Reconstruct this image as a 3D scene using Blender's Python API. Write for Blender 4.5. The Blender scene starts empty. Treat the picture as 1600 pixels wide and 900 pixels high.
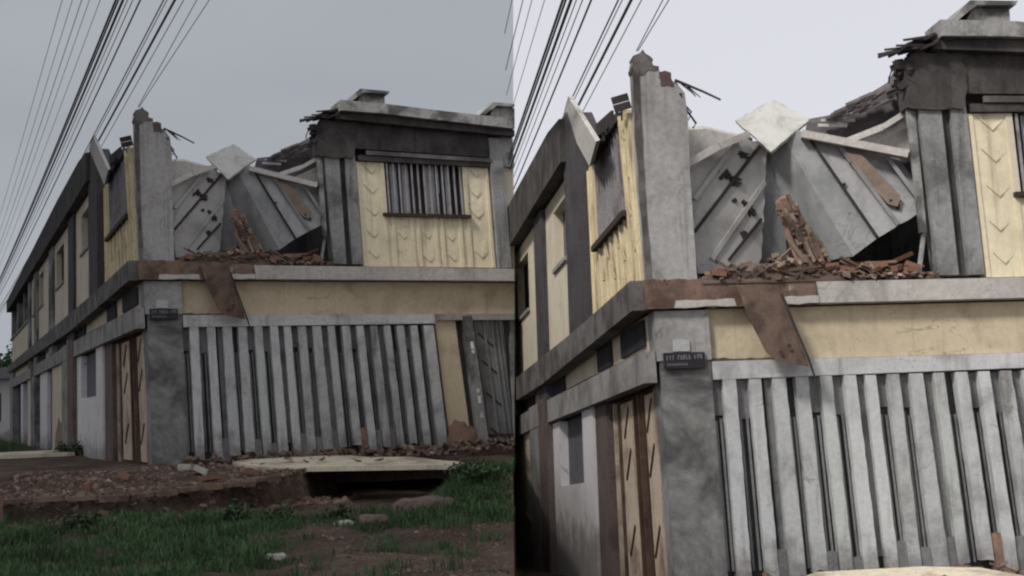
import bpy, bmesh, math, random
import numpy as np
from mathutils import Matrix, Vector, Euler

R = math.radians
SC = bpy.context.scene
COL = SC.collection

# ------------------------------------------------------------------ camera
CAMZ = 1.6
cam_d = bpy.data.cameras.new('camera')
cam = bpy.data.objects.new('camera', cam_d)
COL.objects.link(cam)
cam_d.sensor_width = 36.0
cam_d.lens = 49.82
cam_d.clip_end = 2000
right = Vector((0.99954477, 0.00258926, -0.03005911))
fwd = Vector((0.0, 0.99631055, 0.0858213))
up = Vector((0.03017042, -0.08578223, 0.995857))
cm = Matrix(((right.x, up.x, -fwd.x, 0), (right.y, up.y, -fwd.y, 0), (right.z, up.z, -fwd.z, CAMZ), (0, 0, 0, 1)))
cam.matrix_world = cm
SC.camera = cam

# ------------------------------------------------------------------ world, sun, exposure
SUN_EL, SUN_AZ = R(46), R(-135)          # azimuth measured from +Y towards +X: behind the camera, to its left
w = bpy.data.worlds.new('World'); SC.world = w; w.use_nodes = True
nt = w.node_tree; nt.nodes.clear()
out = nt.nodes.new('ShaderNodeOutputWorld'); bg = nt.nodes.new('ShaderNodeBackground')
sky = nt.nodes.new('ShaderNodeTexSky'); sky.sky_type = 'NISHITA'; sky.sun_disc = False
sky.sun_elevation = SUN_EL; sky.sun_rotation = SUN_AZ % (2 * math.pi); sky.dust_density = 4.0
hs = nt.nodes.new('ShaderNodeHueSaturation'); hs.inputs['Saturation'].default_value = 0.12
mx = nt.nodes.new('ShaderNodeMix'); mx.data_type = 'RGBA'; mx.inputs[0].default_value = 0.82
mx.inputs[7].default_value = (2.98, 3.0, 3.28, 1)    # the even white of a closed cloud cover
nt.links.new(sky.outputs[0], hs.inputs['Color']); nt.links.new(hs.outputs[0], mx.inputs[6])
nt.links.new(mx.outputs[2], bg.inputs[0]); bg.inputs[1].default_value = 0.1
nt.links.new(bg.outputs[0], out.inputs[0])

sd = bpy.data.lights.new('sun', 'SUN'); sd.energy = 1.5; sd.angle = R(10); sd.color = (1.0, 0.95, 0.89)
sun = bpy.data.objects.new('sun', sd); COL.objects.link(sun)
to_sun = Vector((math.sin(SUN_AZ) * math.cos(SUN_EL), math.cos(SUN_AZ) * math.cos(SUN_EL), math.sin(SUN_EL)))
sun.rotation_euler = to_sun.to_track_quat('Z', 'Y').to_euler(); sun.location = to_sun * 60

SC.view_settings.view_transform = 'Standard'; SC.view_settings.look = 'None'
SC.view_settings.exposure = 1.2; SC.view_settings.gamma = 1.0
SC.render.engine = 'CYCLES'
SC.cycles.use_denoising = True
SC.cycles.max_bounces = 5
SC.cycles.filter_width = 2.2

# ------------------------------------------------------------------ the two building frames
WA = Vector((-6.017199, 22.767222, 0.870401)); YA = 0.387308
WB = Vector((1.430433, 15.175974, -0.375209)); YB = 0.068921
MA = Matrix.Translation(WA) @ Matrix.Rotation(YA, 4, 'Z')
MB_ = Matrix.Translation(WB) @ Matrix.Rotation(YB, 4, 'Z')
FLOOR = 3.3

def warp(p):
    """the damaged front leans: everything near the street front is racked out of plumb"""
    x, y, z = p
    fade = min(1.0, max(0.0, 1 - (y - 1) / 5))
    zs = z - FLOOR
    k = .055 if zs > 0 else min(.115, max(.03, .03 + .016 * x))
    x -= k * zs * fade
    # the front ends at a raked party line
    return (min(x, 6.455 + .0325 * z + .404 * y) if y < 1.1 and x > 6 else x, y, z)

# ------------------------------------------------------------------ materials
def nodes_of(name):
    m = bpy.data.materials.new(name); m.use_nodes = True
    n = m.node_tree; b = n.nodes['Principled BSDF']
    return m, n, b

def lk(n, a, b): n.links.new(a, b)

def noise(n, vec, scale, detail=6, rough=.6, dist=0.0):
    t = n.nodes.new('ShaderNodeTexNoise'); t.inputs['Scale'].default_value = scale
    t.inputs['Detail'].default_value = detail; t.inputs['Roughness'].default_value = rough
    t.inputs['Distortion'].default_value = dist
    lk(n, vec, t.inputs['Vector']); return t.outputs['Fac']

def ramp(n, fac, lo, hi):
    r = n.nodes.new('ShaderNodeMapRange'); r.inputs[1].default_value = lo; r.inputs[2].default_value = hi
    r.interpolation_type = 'SMOOTHSTEP'
    lk(n, fac, r.inputs[0]); return r.outputs[0]

def mul(n, a, b):
    m = n.nodes.new('ShaderNodeMath'); m.operation = 'MULTIPLY'
    for i, v in enumerate((a, b)):
        if isinstance(v, (int, float)): m.inputs[i].default_value = v
        else: lk(n, v, m.inputs[i])
    return m.outputs[0]

def mixc(n, fac, a, b):
    m = n.nodes.new('ShaderNodeMix'); m.data_type = 'RGBA'
    if isinstance(fac, (int, float)): m.inputs[0].default_value = fac
    else: lk(n, fac, m.inputs[0])
    for i, v in ((6, a), (7, b)):
        if isinstance(v, tuple): m.inputs[i].default_value = (*v[:3], 1)
        else: lk(n, v, m.inputs[i])
    return m.outputs[2]

def weathered(name, col, dirt, blotch=.5, streak=.5, sc=1.0, lo=.45, hi=.72, rough=.9, patch=None, bump=.25, var=.18, seed=0.0, crack=.35, splash=0.0):
    m, n, b = nodes_of(name)
    tc = n.nodes.new('ShaderNodeTexCoord')
    mp = n.nodes.new('ShaderNodeMapping'); mp.inputs['Location'].default_value = (seed, seed * .7, seed * 1.3)
    lk(n, tc.outputs['Object'], mp.inputs['Vector']); v = mp.outputs[0]
    ms = n.nodes.new('ShaderNodeMapping'); ms.inputs['Scale'].default_value = (7 * sc, 7 * sc, .45 * sc)
    ms.inputs['Location'].default_value = (seed, 0, 0)
    lk(n, tc.outputs['Object'], ms.inputs['Vector'])
    big = ramp(n, noise(n, v, 1.3 * sc, 8, .62, .4), lo, hi)
    st = ramp(n, noise(n, ms.outputs[0], 1.0, 4, .6), .5, .78)
    fine = noise(n, v, 14 * sc, 6, .7)
    dk = tuple(c * (1 - var) for c in col); lt = tuple(min(.95, c * (1 + var * .6)) for c in col)
    base = mixc(n, ramp(n, fine, .3, .7), dk, lt)
    if patch:
        pf = ramp(n, noise(n, v, patch[1], 7, .6, .3), patch[2], patch[2] + .04)
        base = mixc(n, pf, base, patch[0])
    c1 = mixc(n, mul(n, big, blotch), base, dirt)
    c2 = mixc(n, mul(n, st, streak), c1, dirt)
    # hairline cracks and runs: where a distorted noise crosses its middle value, in some places only
    cn = noise(n, v, 1.1 * sc, 5, .55, 1.2)
    sb = n.nodes.new('ShaderNodeMath'); sb.operation = 'SUBTRACT'; lk(n, cn, sb.inputs[0]); sb.inputs[1].default_value = .5
    ab = n.nodes.new('ShaderNodeMath'); ab.operation = 'ABSOLUTE'; lk(n, sb.outputs[0], ab.inputs[0])
    cr = mul(n, ramp(n, ab.outputs[0], .010, .002), ramp(n, noise(n, v, .8 * sc, 3), .5, .6))
    c3 = mixc(n, mul(n, cr, crack), c2, tuple(c * .35 for c in dirt))
    mr = n.nodes.new('ShaderNodeMapping'); mr.inputs['Scale'].default_value = (16 * sc, 16 * sc, .9 * sc); lk(n, tc.outputs['Object'], mr.inputs['Vector'])
    rn = mul(n, ramp(n, noise(n, mr.outputs[0], 1.0, 3, .5), .6, .8), ramp(n, noise(n, v, .9 * sc, 4), .42, .62))
    c4 = mixc(n, mul(n, rn, streak * .7), c3, dirt)
    sp = ramp(n, noise(n, v, 45 * sc, 3, .6), .62, .72)
    c5 = mixc(n, mul(n, sp, .3), c4, dirt)
    if splash:      # mud splashed up by rain, ragged along its top
        sx = n.nodes.new('ShaderNodeSeparateXYZ'); lk(n, tc.outputs['Object'], sx.inputs[0])
        ad = n.nodes.new('ShaderNodeMath'); ad.operation = 'MULTIPLY_ADD'; lk(n, noise(n, v, 3.0, 7, .7), ad.inputs[0]); ad.inputs[1].default_value = splash * 2.2
        ng = n.nodes.new('ShaderNodeMath'); ng.operation = 'MULTIPLY'; lk(n, sx.outputs[2], ng.inputs[0]); ng.inputs[1].default_value = -1.0
        lk(n, ng.outputs[0], ad.inputs[2])
        c5 = mixc(n, mul(n, ramp(n, ad.outputs[0], splash * .3, splash * 1.1), .6), c5, (.10, .075, .062))
    lk(n, c5, b.inputs['Base Color']); b.inputs['Roughness'].default_value = rough
    b.inputs['Specular IOR Level'].default_value = .2
    bp = n.nodes.new('ShaderNodeBump'); bp.inputs['Strength'].default_value = bump; bp.inputs['Distance'].default_value = .02
    lk(n, fine, bp.inputs['Height']); lk(n, bp.outputs[0], b.inputs['Normal'])
    return m

def island(name, cols, rough=.9, sc=3.0):
    """colour picked per loose piece (brick, leaf, blade) from a few natural ones"""
    m, n, b = nodes_of(name)
    g = n.nodes.new('ShaderNodeNewGeometry')
    r = n.nodes.new('ShaderNodeValToRGB'); r.color_ramp.interpolation = 'LINEAR'
    e = r.color_ramp.elements
    while len(e) < len(cols): e.new(.5)
    for i, c in enumerate(cols):
        e[i].position = i / (len(cols) - 1); e[i].color = (*c, 1)
    lk(n, g.outputs['Random Per Island'], r.inputs[0])
    tc = n.nodes.new('ShaderNodeTexCoord')
    f = noise(n, tc.outputs['Object'], sc, 5)
    dk = mixc(n, .45, r.outputs[0], (.02, .018, .015))
    lk(n, mixc(n, ramp(n, f, .35, .65), dk, r.outputs[0]), b.inputs['Base Color'])
    b.inputs['Roughness'].default_value = rough; b.inputs['Specular IOR Level'].default_value = .15
    return m

def plain(name, col, rough=.8, metal=0.0):
    return weathered(name, col, tuple(c * .6 for c in col), .4, .2, 2.0, rough=rough, bump=.1)

M = {}
M['pillar'] = weathered('pillar_concrete', (.365, .36, .35), (.10, .095, .09), .62, .6, 1.0, .42, .68)
M['pier'] = weathered('stained_pier_concrete', (.275, .275, .262), (.058, .056, .058), .9, .35, .8, .4, .62, seed=3.1)
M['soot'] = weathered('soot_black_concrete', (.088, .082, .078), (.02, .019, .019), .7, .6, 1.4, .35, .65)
M['darkcol'] = weathered('dark_painted_column', (.075, .07, .078), (.03, .022, .022), .6, .5, 1.5)
M['column'] = weathered('blue_grey_concrete', (.275, .278, .275), (.052, .05, .052), .7, .75, 1.3, .4, .68, seed=5.0)
M['cornice'] = weathered('mossy_cornice_concrete', (.31, .31, .30), (.052, .05, .048), .85, .45, 1.6, .42, .62, seed=8.0)
M['yellow'] = weathered('yellow_wall_paint', (.70, .63, .455), (.25, .19, .13), .35, .75, 1.0, .48, .8, bump=.12, var=.07)
M['yellowdirty'] = weathered('streaked_yellow_paint', (.70, .605, .40), (.17, .12, .075), .45, .95, 1.3, .45, .75, bump=.15, var=.1, seed=2.0)
M['frieze'] = weathered('faded_yellow_frieze', (.56, .48, .34), (.17, .12, .09), .6, .3, 1.1, .45, .75, var=.08, seed=1.0)
M['beige'] = weathered('cream_wall_paint', (.60, .54, .42), (.20, .16, .12), .4, .4, .9, .45, .8, var=.08, seed=4.0)
M['white'] = weathered('white_wall_paint', (.66, .64, .63), (.22, .17, .15), .35, .2, .8, .5, .8, var=.06, seed=6.0, splash=.75)
M['beam'] = weathered('grey_beam_concrete', (.30, .29, .275), (.08, .072, .066), .7, .45, 1.2, .4, .7, seed=7.0)
M['slat'] = weathered('pale_slat_concrete', (.53, .545, .545), (.13, .118, .11), .5, .55, 1.4, .46, .72, var=.1, seed=9.0, splash=.75)
M['slatworn'] = weathered('grimy_slat_concrete', (.46, .475, .475), (.12, .107, .10), .6, .6, 1.2, .42, .68, var=.12, seed=19., splash=.75)
M['slatgreen'] = weathered('mossy_slat_concrete', (.48, .50, .49), (.13, .13, .115), .5, .7, 1.7, .45, .7, var=.1, seed=23., splash=.75)
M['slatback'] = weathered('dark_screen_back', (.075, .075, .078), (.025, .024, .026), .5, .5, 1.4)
M['slatfill'] = weathered('grey_fill_block', (.21, .212, .215), (.06, .055, .055), .6, .3, 1.5, seed=2.5)
M['edge'] = weathered('white_slab_edge', (.47, .45, .42), (.14, .12, .11), .5, .4, 1.0, seed=11.)
M['brickedge'] = weathered('broken_brown_slab_edge', (.215, .15, .115), (.07, .045, .035), .8, .2, 2.2, .4, .65, patch=((.42, .35, .28), 2.3, .62), bump=.6)
M['brick'] = weathered('bare_red_brick', (.33, .21, .165), (.11, .07, .055), .75, .2, 2.5, .4, .68, bump=.5)
M['void'] = plain('dark_interior', (.012, .012, .014))
M['glass'] = weathered('dark_window_recess', (.035, .036, .042), (.012, .012, .014), .6, .3, 1.5)
M['greywin'] = weathered('grey_shutter', (.13, .135, .15), (.05, .05, .055), .5, .5, 1.5)
M['bar'] = weathered('rusty_bar_paint', (.30, .29, .30), (.09, .05, .035), .6, .4, 2.0)
M['darkmetal'] = weathered('dark_rusty_metal', (.055, .04, .036), (.02, .015, .014), .5, .3, 3.0)
M['cloth'] = weathered('faded_curtain', (.40, .41, .43), (.12, .12, .14), .6, .6, 2.0)
M['wood'] = weathered('dark_door_wood', (.10, .055, .035), (.03, .018, .014), .6, .5, 1.6)
M['doorcream'] = weathered('stained_cream_door', (.58, .48, .37), (.16, .09, .055), .75, .7, 1.4, .4, .68, seed=3.3)
M['redjamb'] = weathered('dark_red_jamb', (.15, .115, .105), (.05, .035, .032), .6, .5, 1.4)
M['slab'] = weathered('fallen_slab_plaster', (.37, .365, .35), (.15, .145, .135), .55, .12, 1.1, .46, .72, var=.08, seed=12.)
M['slabblue'] = weathered('fallen_block_blue_grey', (.28, .285, .285), (.11, .116, .122), .6, .1, 1.1, .42, .68, var=.08, seed=13.)
M['slabgrey'] = weathered('fallen_block_grey', (.31, .31, .31), (.12, .12, .125), .65, .2, 1.4, .42, .66, var=.1, seed=15.)
M['hole'] = plain('dark_hole_edge', (.035, .03, .028))
M['rustpatch'] = weathered('brown_broken_patch', (.22, .17, .135), (.07, .05, .045), .6, .2, 2.5)
M['paleboard'] = weathered('pale_roof_board', (.48, .46, .43), (.22, .19, .165), .4, .2, 1.5, seed=14.)
M['sheet'] = weathered('white_roof_sheet', (.47, .47, .45), (.24, .24, .185), .7, .2, 2.2, .42, .66, var=.06)
M['roofdark'] = weathered('collapsed_roof_tiles', (.13, .115, .12), (.04, .035, .036), .7, .2, 3.0, .4, .65, patch=((.27, .26, .28), 3.0, .6), bump=.6)
M['tile'] = weathered('black_roof_tile', (.05, .044, .045), (.018, .016, .016), .5, .1, 4.0)
M['rust'] = weathered('rust_brown_sheet', (.135, .094, .072), (.05, .035, .03), .8, .3, 2.6, .4, .66, patch=((.19, .115, .088), 2.2, .57))
M['palecrete'] = weathered('pale_fallen_slab', (.68, .61, .47), (.20, .15, .11), .6, .05, 1.3, .48, .66)
M['cable'] = plain('black_cable', (.085, .085, .092), .6)
M['cablegrey'] = plain('grey_cable', (.15, .155, .165), .6)
M['plate'] = plain('black_name_plate', (.03, .028, .032), .5)
M['plateink'] = plain('pale_plate_paint', (.17, .16, .17), .6)
M['tilewhite'] = plain('pale_wall_tile', (.43, .44, .44), .6)
M['oldbrick'] = weathered('weathered_dark_brick', (.125, .085, .078), (.06, .04, .04), .6, .2, 4.0)
M['shadeline'] = plain('painted_shade_line', (.42, .35, .23))  # darker yellow for the shadow lines of the chevron relief
M['darkbeam'] = weathered('dark_stained_beam', (.17, .16, .155), (.05, .042, .038), .8, .4, 1.6, .38, .64, seed=17.)
M['rubble'] = island('rubble_pieces', [(.17, .125, .10), (.26, .18, .145), (.12, .085, .07), (.36, .28, .235), (.22, .125, .09), (.15, .11, .095)])
M['redrubble'] = island('red_brick_pieces', [(.14, .10, .08), (.27, .175, .135), (.09, .068, .058), (.36, .27, .22), (.18, .15, .10), (.20, .135, .105), (.11, .08, .068)])
M['brickthing'] = weathered('loose_brick', (.22, .12, .085), (.12, .08, .06), .6, .1, 5.0)
M['grass'] = island('grass_blades', [(.05, .09, .04), (.07, .15, .06), (.06, .125, .055), (.10, .17, .075), (.14, .15, .095)], sc=1.2)
M['leaf'] = island('weed_leaves', [(.045, .075, .04), (.075, .12, .055), (.06, .10, .05), (.11, .14, .08)], sc=2.0)
M['stem'] = plain('plant_stem', (.06, .06, .03))
M['bark'] = plain('tree_bark', (.05, .04, .03))
M['rock'] = weathered('dusty_rock', (.17, .13, .11), (.06, .045, .04), .6, .1, 2.5)
M['whitestone'] = weathered('pale_stone', (.42, .41, .35), (.2, .18, .14), .5, .1, 5.0)

# ------------------------------------------------------------------ mesh helpers
RNG = random.Random(7)

class MB:
    def __init__(s): s.v = []; s.f = []
    def add(s, vs, fs):
        o = len(s.v); s.v += [tuple(p) for p in vs]; s.f += [tuple(i + o for i in f) for f in fs]; return s
    def box(s, x0, x1, y0, y1, z0, z1, j=0.0):
        vs = [(x, y, z) for x in (x0, x1) for y in (y0, y1) for z in (z0, z1)]
        if j: vs = [tuple(c + RNG.uniform(-j, j) for c in p) for p in vs]
        return s.add(vs, [(0, 1, 3, 2), (4, 6, 7, 5), (0, 4, 5, 1), (2, 3, 7, 6), (0, 2, 6, 4), (1, 5, 7, 3)])
    def obox(s, a, b, w, t, side=None):
        """a beam from a to b, w wide (along side), t thick"""
        a = Vector(a); b = Vector(b); d = (b - a).normalized()
        sd_ = Vector(side) if side else Vector((0, 0, 1))
        sd_ = (sd_ - d * sd_.dot(d)).normalized(); n_ = d.cross(sd_)
        vs = []
        for p in (a, b):
            for i in (-.5, .5):
                for k in (-.5, .5): vs.append(p + sd_ * (w * i) + n_ * (t * k))
        return s.add(vs, [(0, 1, 3, 2), (4, 6, 7, 5), (0, 4, 5, 1), (2, 3, 7, 6), (0, 2, 6, 4), (1, 5, 7, 3)])
    def prism(s, poly, y0, y1):
        """(x, z) outline extruded along y"""
        n_ = len(poly)
        vs = [(x, y0, z) for x, z in poly] + [(x, y1, z) for x, z in poly]
        return s.add(vs, [tuple(range(n_)), tuple(range(2 * n_ - 1, n_ - 1, -1))] + [(i, i + n_, (i + 1) % n_ + n_, (i + 1) % n_) for i in range(n_)])
    def xprism(s, poly, x0, x1):
        """(y, z) outline extruded along x"""
        n_ = len(poly)
        vs = [(x0, y, z) for y, z in poly] + [(x1, y, z) for y, z in poly]
        return s.add(vs, [tuple(range(n_)), tuple(range(2 * n_ - 1, n_ - 1, -1))] + [(i, i + n_, (i + 1) % n_ + n_, (i + 1) % n_) for i in range(n_)])
    def shell(s, poly, d):
        """a 3D outline given thickness along vector d"""
        n_ = len(poly); d = Vector(d)
        vs = [Vector(p) for p in poly] + [Vector(p) + d for p in poly]
        return s.add(vs, [tuple(range(n_)), tuple(range(2 * n_ - 1, n_ - 1, -1))] + [(i, i + n_, (i + 1) % n_ + n_, (i + 1) % n_) for i in range(n_)])
    def tube(s, pts, r, seg=6, r1=None):
        pts = [Vector(p) for p in pts]; n_ = len(pts); vs = []; fs = []
        for i, p in enumerate(pts):
            d = (pts[min(i + 1, n_ - 1)] - pts[max(i - 1, 0)]).normalized()
            a = Vector((0, 0, 1)) if abs(d.z) < .9 else Vector((1, 0, 0))
            u = d.cross(a).normalized(); v_ = d.cross(u)
            rr = r if r1 is None else r + (r1 - r) * i / max(1, n_ - 1)
            for k in range(seg):
                t = 2 * math.pi * k / seg; vs.append(p + u * (rr * math.cos(t)) + v_ * (rr * math.sin(t)))
        for i in range(n_ - 1):
            for k in range(seg):
                k2 = (k + 1) % seg; fs.append((i * seg + k, i * seg + k2, (i + 1) * seg + k2, (i + 1) * seg + k))
        fs += [tuple(range(seg))[::-1], tuple((n_ - 1) * seg + k for k in range(seg))]
        return s.add(vs, fs)
    def chunk(s, c, size, flat=1.0, rng=RNG):
        e = Euler((rng.uniform(-.6, .6), rng.uniform(-.6, .6), rng.uniform(0, 6.28))).to_matrix()
        a, b, h = size * rng.uniform(.7, 1.5), size * rng.uniform(.5, 1.0), size * rng.uniform(.3, .8) * flat
        vs = []
        for x in (-1, 1):
            for y in (-1, 1):
                for z in (-1, 1):
                    k = rng.uniform(.7, 1.1)
                    vs.append(Vector(c) + e @ Vector((x * a * .5 * k, y * b * .5 * k, z * h * .5 * k)))
        return s.add(vs, [(0, 1, 3, 2), (4, 6, 7, 5), (0, 4, 5, 1), (2, 3, 7, 6), (0, 2, 6, 4), (1, 5, 7, 3)])

def mesh_of(name, mb, mat, do_warp=True, shift=None, smooth=False):
    vs = [warp(p) for p in mb.v] if do_warp else mb.v
    if shift is not None: vs = [(p[0] - shift[0], p[1] - shift[1], p[2] - shift[2]) for p in vs]
    me = bpy.data.meshes.new(name); me.from_pydata(vs, [], mb.f)
    bm = bmesh.new(); bm.from_mesh(me); bmesh.ops.recalc_face_normals(bm, faces=bm.faces); bm.to_mesh(me); bm.free()
    if smooth:
        for p in me.polygons: p.use_smooth = True
    me.materials.append(mat); return me

def part(name, mb, mat, parent, label=None, smooth=False):
    o = bpy.data.objects.new(name, mesh_of(name, mb, M[mat], smooth=smooth))
    COL.objects.link(o); o.parent = parent
    if label: o['label'] = label
    return o

LOOSE = []
def tagged(o, label, cat, group=None, kind=None):
    if label: o['label'] = label
    if cat: o['category'] = cat
    if group: o['group'] = group
    if kind: o['kind'] = kind
    return o

def base_of(mb):
    vs = [warp(p) for p in mb.v]; a = np.array(vs)
    return (float(a[:, 0].mean()), float(a[:, 1].mean()), float(a[:, 2].min()))

def loose(name, mb, mat, label, cat, group=None, kind=None, copy=True, smooth=False):
    """a thing lying in or on the building, built in the building's own frame; {b} in its label says which building"""
    c = base_of(mb)
    o = bpy.data.objects.new(name, mesh_of(name, mb, M[mat], True, c, smooth))
    COL.objects.link(o); o.matrix_world = MA @ Matrix.Translation(c)
    tagged(o, label.format(b=BA), cat, group.format(b=BA) if group else None, kind)
    LOOSE.append((o, c, label, group, copy)); return o

def loose_part(name, mb, mat, owner, label=None):
    c = next(e[1] for e in LOOSE if e[0] is owner)
    o = bpy.data.objects.new(name, mesh_of(name, mb, M[mat], True, c)); COL.objects.link(o); o.parent = owner
    if label: o['label'] = label
    return o

def world_obj(name, mb, mat, label=None, cat=None, group=None, kind=None, origin=None, smooth=False):
    o = bpy.data.objects.new(name, mesh_of(name, mb, M[mat] if isinstance(mat, str) else mat, False, origin, smooth)); COL.objects.link(o)
    if origin is not None: o.location = origin
    return tagged(o, label, cat, group, kind)

BA, BB = 'darker building', 'brighter building'

# ------------------------------------------------------------------ sky: left-hand backdrop; its unseen overhead part is added to block the sun there
def sky_sun_blocker():
    m, n, b = nodes_of('grey_sky_sheet')
    n.nodes.remove(b)
    e = n.nodes.new('ShaderNodeEmission')
    tc = n.nodes.new('ShaderNodeTexCoord')
    f = noise(n, tc.outputs['Object'], .02, 4, .5)
    lk(n, mixc(n, ramp(n, f, .3, .7), (.150, .160, .177), (.174, .183, .200)), e.inputs[0]); e.inputs[1].default_value = 1.0
    lk(n, e.outputs[0], n.nodes['Material Output'].inputs[0])
    H = 20.0
    def xedge(Y): return -11.9 if Y < 48 else (-11.9 + 11.9 * (Y - 48) / 12 if Y < 60 else 0.0)
    ys = [-22, -10, 5, 20, 40, 48, 51, 54, 57, 60, 70, 80, 90, 105, 120, 132, 138, 140]
    ts = np.linspace(0, 1, 14)
    vs = []; fs = []
    for Y in ys:
        hz = H if Y <= 105 else H * math.sqrt(max(0.0, 1 - ((Y - 105) / 35) ** 2))
        for t in ts:
            x0 = xedge(Y) if Y < 60 else .030 * (hz - 1.6) - .0017 * Y
            X = x0 + (-110 - x0) * t
            d = max(0.0, (-X - 70) / 40)
            z = hz * math.sqrt(max(0.0, 1 - d * d)) if d < 1 else 0
            vs.append((X, Y, z - 2.0 if Y == 140 or d >= 1 else z))
    nx = len(ts)
    for i in range(len(ys) - 1):
        for k in range(nx - 1): fs.append((i * nx + k, i * nx + k + 1, (i + 1) * nx + k + 1, (i + 1) * nx + k))
    mb = MB(); mb.add(vs, fs)
    o = world_obj('sky', mb, m, kind='structure', smooth=True)
    return o
sky_sun_blocker()

# ------------------------------------------------------------------ ground
def sstep(a, b, t):
    t = min(1, max(0, (t - a) / (b - a))); return t * t * (3 - 2 * t)

EDGE = [(-40, 17.6, .5), (-6.62, 18.3, .60), (-5.1, 18.8, .62), (-4.0, 19.4, .68), (-3.5, 20.3, .74), (-3.2, 21.4, .78), (-3.0, 27.0, .8), (-1.15, 27.0, .8), (-1.0, 22.4, .8), (0.5, 22.6, .8)]
def edge_at(X):
    for (a, b) in zip(EDGE, EDGE[1:]):
        if X <= b[0]:
            t = (X - a[0]) / (b[0] - a[0]); return a[1] + (b[1] - a[1]) * t, a[2] + (b[2] - a[2]) * t
    return EDGE[-1][1:]
def wob(x, y):
    return .03 * math.sin(3.1 * x + 1.7 * y) + .025 * math.sin(5.3 * y - 2.2 * x) + .015 * math.sin(9.7 * x + 8.3 * y)
def h(X, Y):
    if X > -.062:
        return -.42 * sstep(7, 13, Y) - .074 * min(30, max(0, Y - 15.2))
    ye, ze = edge_at(X)
    low = .02 + .28 * sstep(14.3, 17.8, Y) + wob(X, Y) * sstep(13, 15, Y) * .8
    if Y < 13: return 0.02 * sstep(8, 13, Y)
    # a weedy bank at the right rises to the screen wall
    low += .45 * sstep(-1.5, -.5, X) * sstep(17.0, 19.5, Y)
    if Y < ye: return low
    top = ze + (.87 - ze) * sstep(ye, ye + 3.5, Y) + wob(X, Y) * .5
    t = sstep(ye, ye + .18, Y)
    return low + (top - low) * t

def build_ground():
    xs = [-900, -300, -100, -50, -30, -20, -14, -11] + list(np.arange(-9, -.15, .12)) + [-.10, -.072, -.064, -.060, .0, .06, .3, .8, 1.5, 2.5, 4, 6, 9, 14, 25, 60, 150, 400, 900]
    ys = [-300, -60, -15, -3, 2, 6, 8, 10, 11, 12, 12.6] + list(np.arange(13, 26, .11)) + [26.5, 27, 28, 29, 30, 32, 35, 40, 50, 65, 90, 130, 200, 400, 1200]
    vs = [(x, y, h(x, y)) for y in ys for x in xs]; nx = len(xs)
    fs = [(j * nx + i, j * nx + i + 1, (j + 1) * nx + i + 1, (j + 1) * nx + i) for j in range(len(ys) - 1) for i in range(nx - 1)]
    mb = MB(); mb.add(vs, fs)
    m, n, b = nodes_of('bare_earth')
    tc = n.nodes.new('ShaderNodeTexCoord'); v = tc.outputs['Object']
    big = ramp(n, noise(n, v, .9, 8, .65), .38, .62); fine = noise(n, v, 12, 8, .75)
    c = mixc(n, big, (.10, .072, .058), (.19, .14, .11))
    c = mixc(n, ramp(n, fine, .35, .7), mixc(n, .5, c, (.02, .016, .013)), c)
    c = mixc(n, mul(n, ramp(n, noise(n, v, 2.2, 6, .7), .56, .68), .7), c, (.035, .045, .02))
    lk(n, c, b.inputs['Base Color']); b.inputs['Roughness'].default_value = 1; b.inputs['Specular IOR Level'].default_value = .1
    bp = n.nodes.new('ShaderNodeBump'); bp.inputs['Strength'].default_value = .8; bp.inputs['Distance'].default_value = .05
    lk(n, fine, bp.inputs['Height']); lk(n, bp.outputs[0], b.inputs['Normal'])
    world_obj('ground', mb, m, kind='structure')
build_ground()

# ------------------------------------------------------------------ the building
root = bpy.data.objects.new('damaged_building', None); COL.objects.link(root); root.matrix_world = MA
ROOT_LABEL = {BA: 'smaller darker two-storey yellow and grey building with collapsed corner, rough grass before it',
              BB: 'larger brighter two-storey yellow and grey building with collapsed corner under pale sky'}
tagged(root, ROOT_LABEL[BA], 'building', 'damaged buildings')

def jag(poly, amp=.02, step=.09, rng=RNG):
    out_ = []
    for a, b in zip(poly, poly[1:] + poly[:1]):
        L = math.hypot(b[0] - a[0], b[1] - a[1]); k = max(1, int(L / step))
        for i in range(k):
            t = i / k; out_.append((a[0] + (b[0] - a[0]) * t + (rng.uniform(-amp, amp) if i else 0), a[1] + (b[1] - a[1]) * t + (rng.uniform(-amp, amp) if i else 0)))
    return out_

# --- upper storey, street front
pl = part('corner_pillar', MB().prism([(.04, 3.3), (.57, 3.3), (.60, 4.4), (.64, 5.1), (.63, 5.36), (.55, 5.48), (.43, 5.52), (.385, 5.54), (.37, 5.66), (.30, 5.68), (.25, 5.80), (.18, 5.82), (.13, 5.74), (.10, 5.73), (.06, 4.6)], 0, .36), 'pillar', root)
part('pillar_edge', MB().prism(jag([(.02, 3.31), (.075, 3.31), (.10, 4.6), (.155, 5.72), (.14, 5.77), (.10, 5.75), (.055, 5.0)], .006, .12), -.018, .1), 'darkbeam', pl)
part('bare_brick', MB().prism(jag([(.375, 5.44), (.52, 5.44), (.50, 5.585), (.43, 5.61), (.37, 5.60)], .012, .03), -.012, .3), 'oldbrick', pl)
part('pillar_cap', MB().prism(jag([(.085, 5.62), (.16, 5.56), (.25, 5.62), (.36, 5.62), (.375, 5.66), (.31, 5.67), (.30, 5.76), (.24, 5.80), (.21, 5.85), (.15, 5.80), (.10, 5.78)], .014, .03), -.012, .34), 'darkbeam', pl)
rb = MB()
rb.tube([(.53, -.02, 5.50), (.66, -.04, 5.44), (.82, -.07, 5.36), (1.0, -.1, 5.26)], .018, 5, .012)
rb.tube([(.60, -.02, 5.46), (.70, -.05, 5.36), (.74, -.05, 5.31)], .012, 4, .006)
rb.tube([(.66, -.03, 5.43), (.79, -.05, 5.30)], .01, 4, .005)
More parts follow.
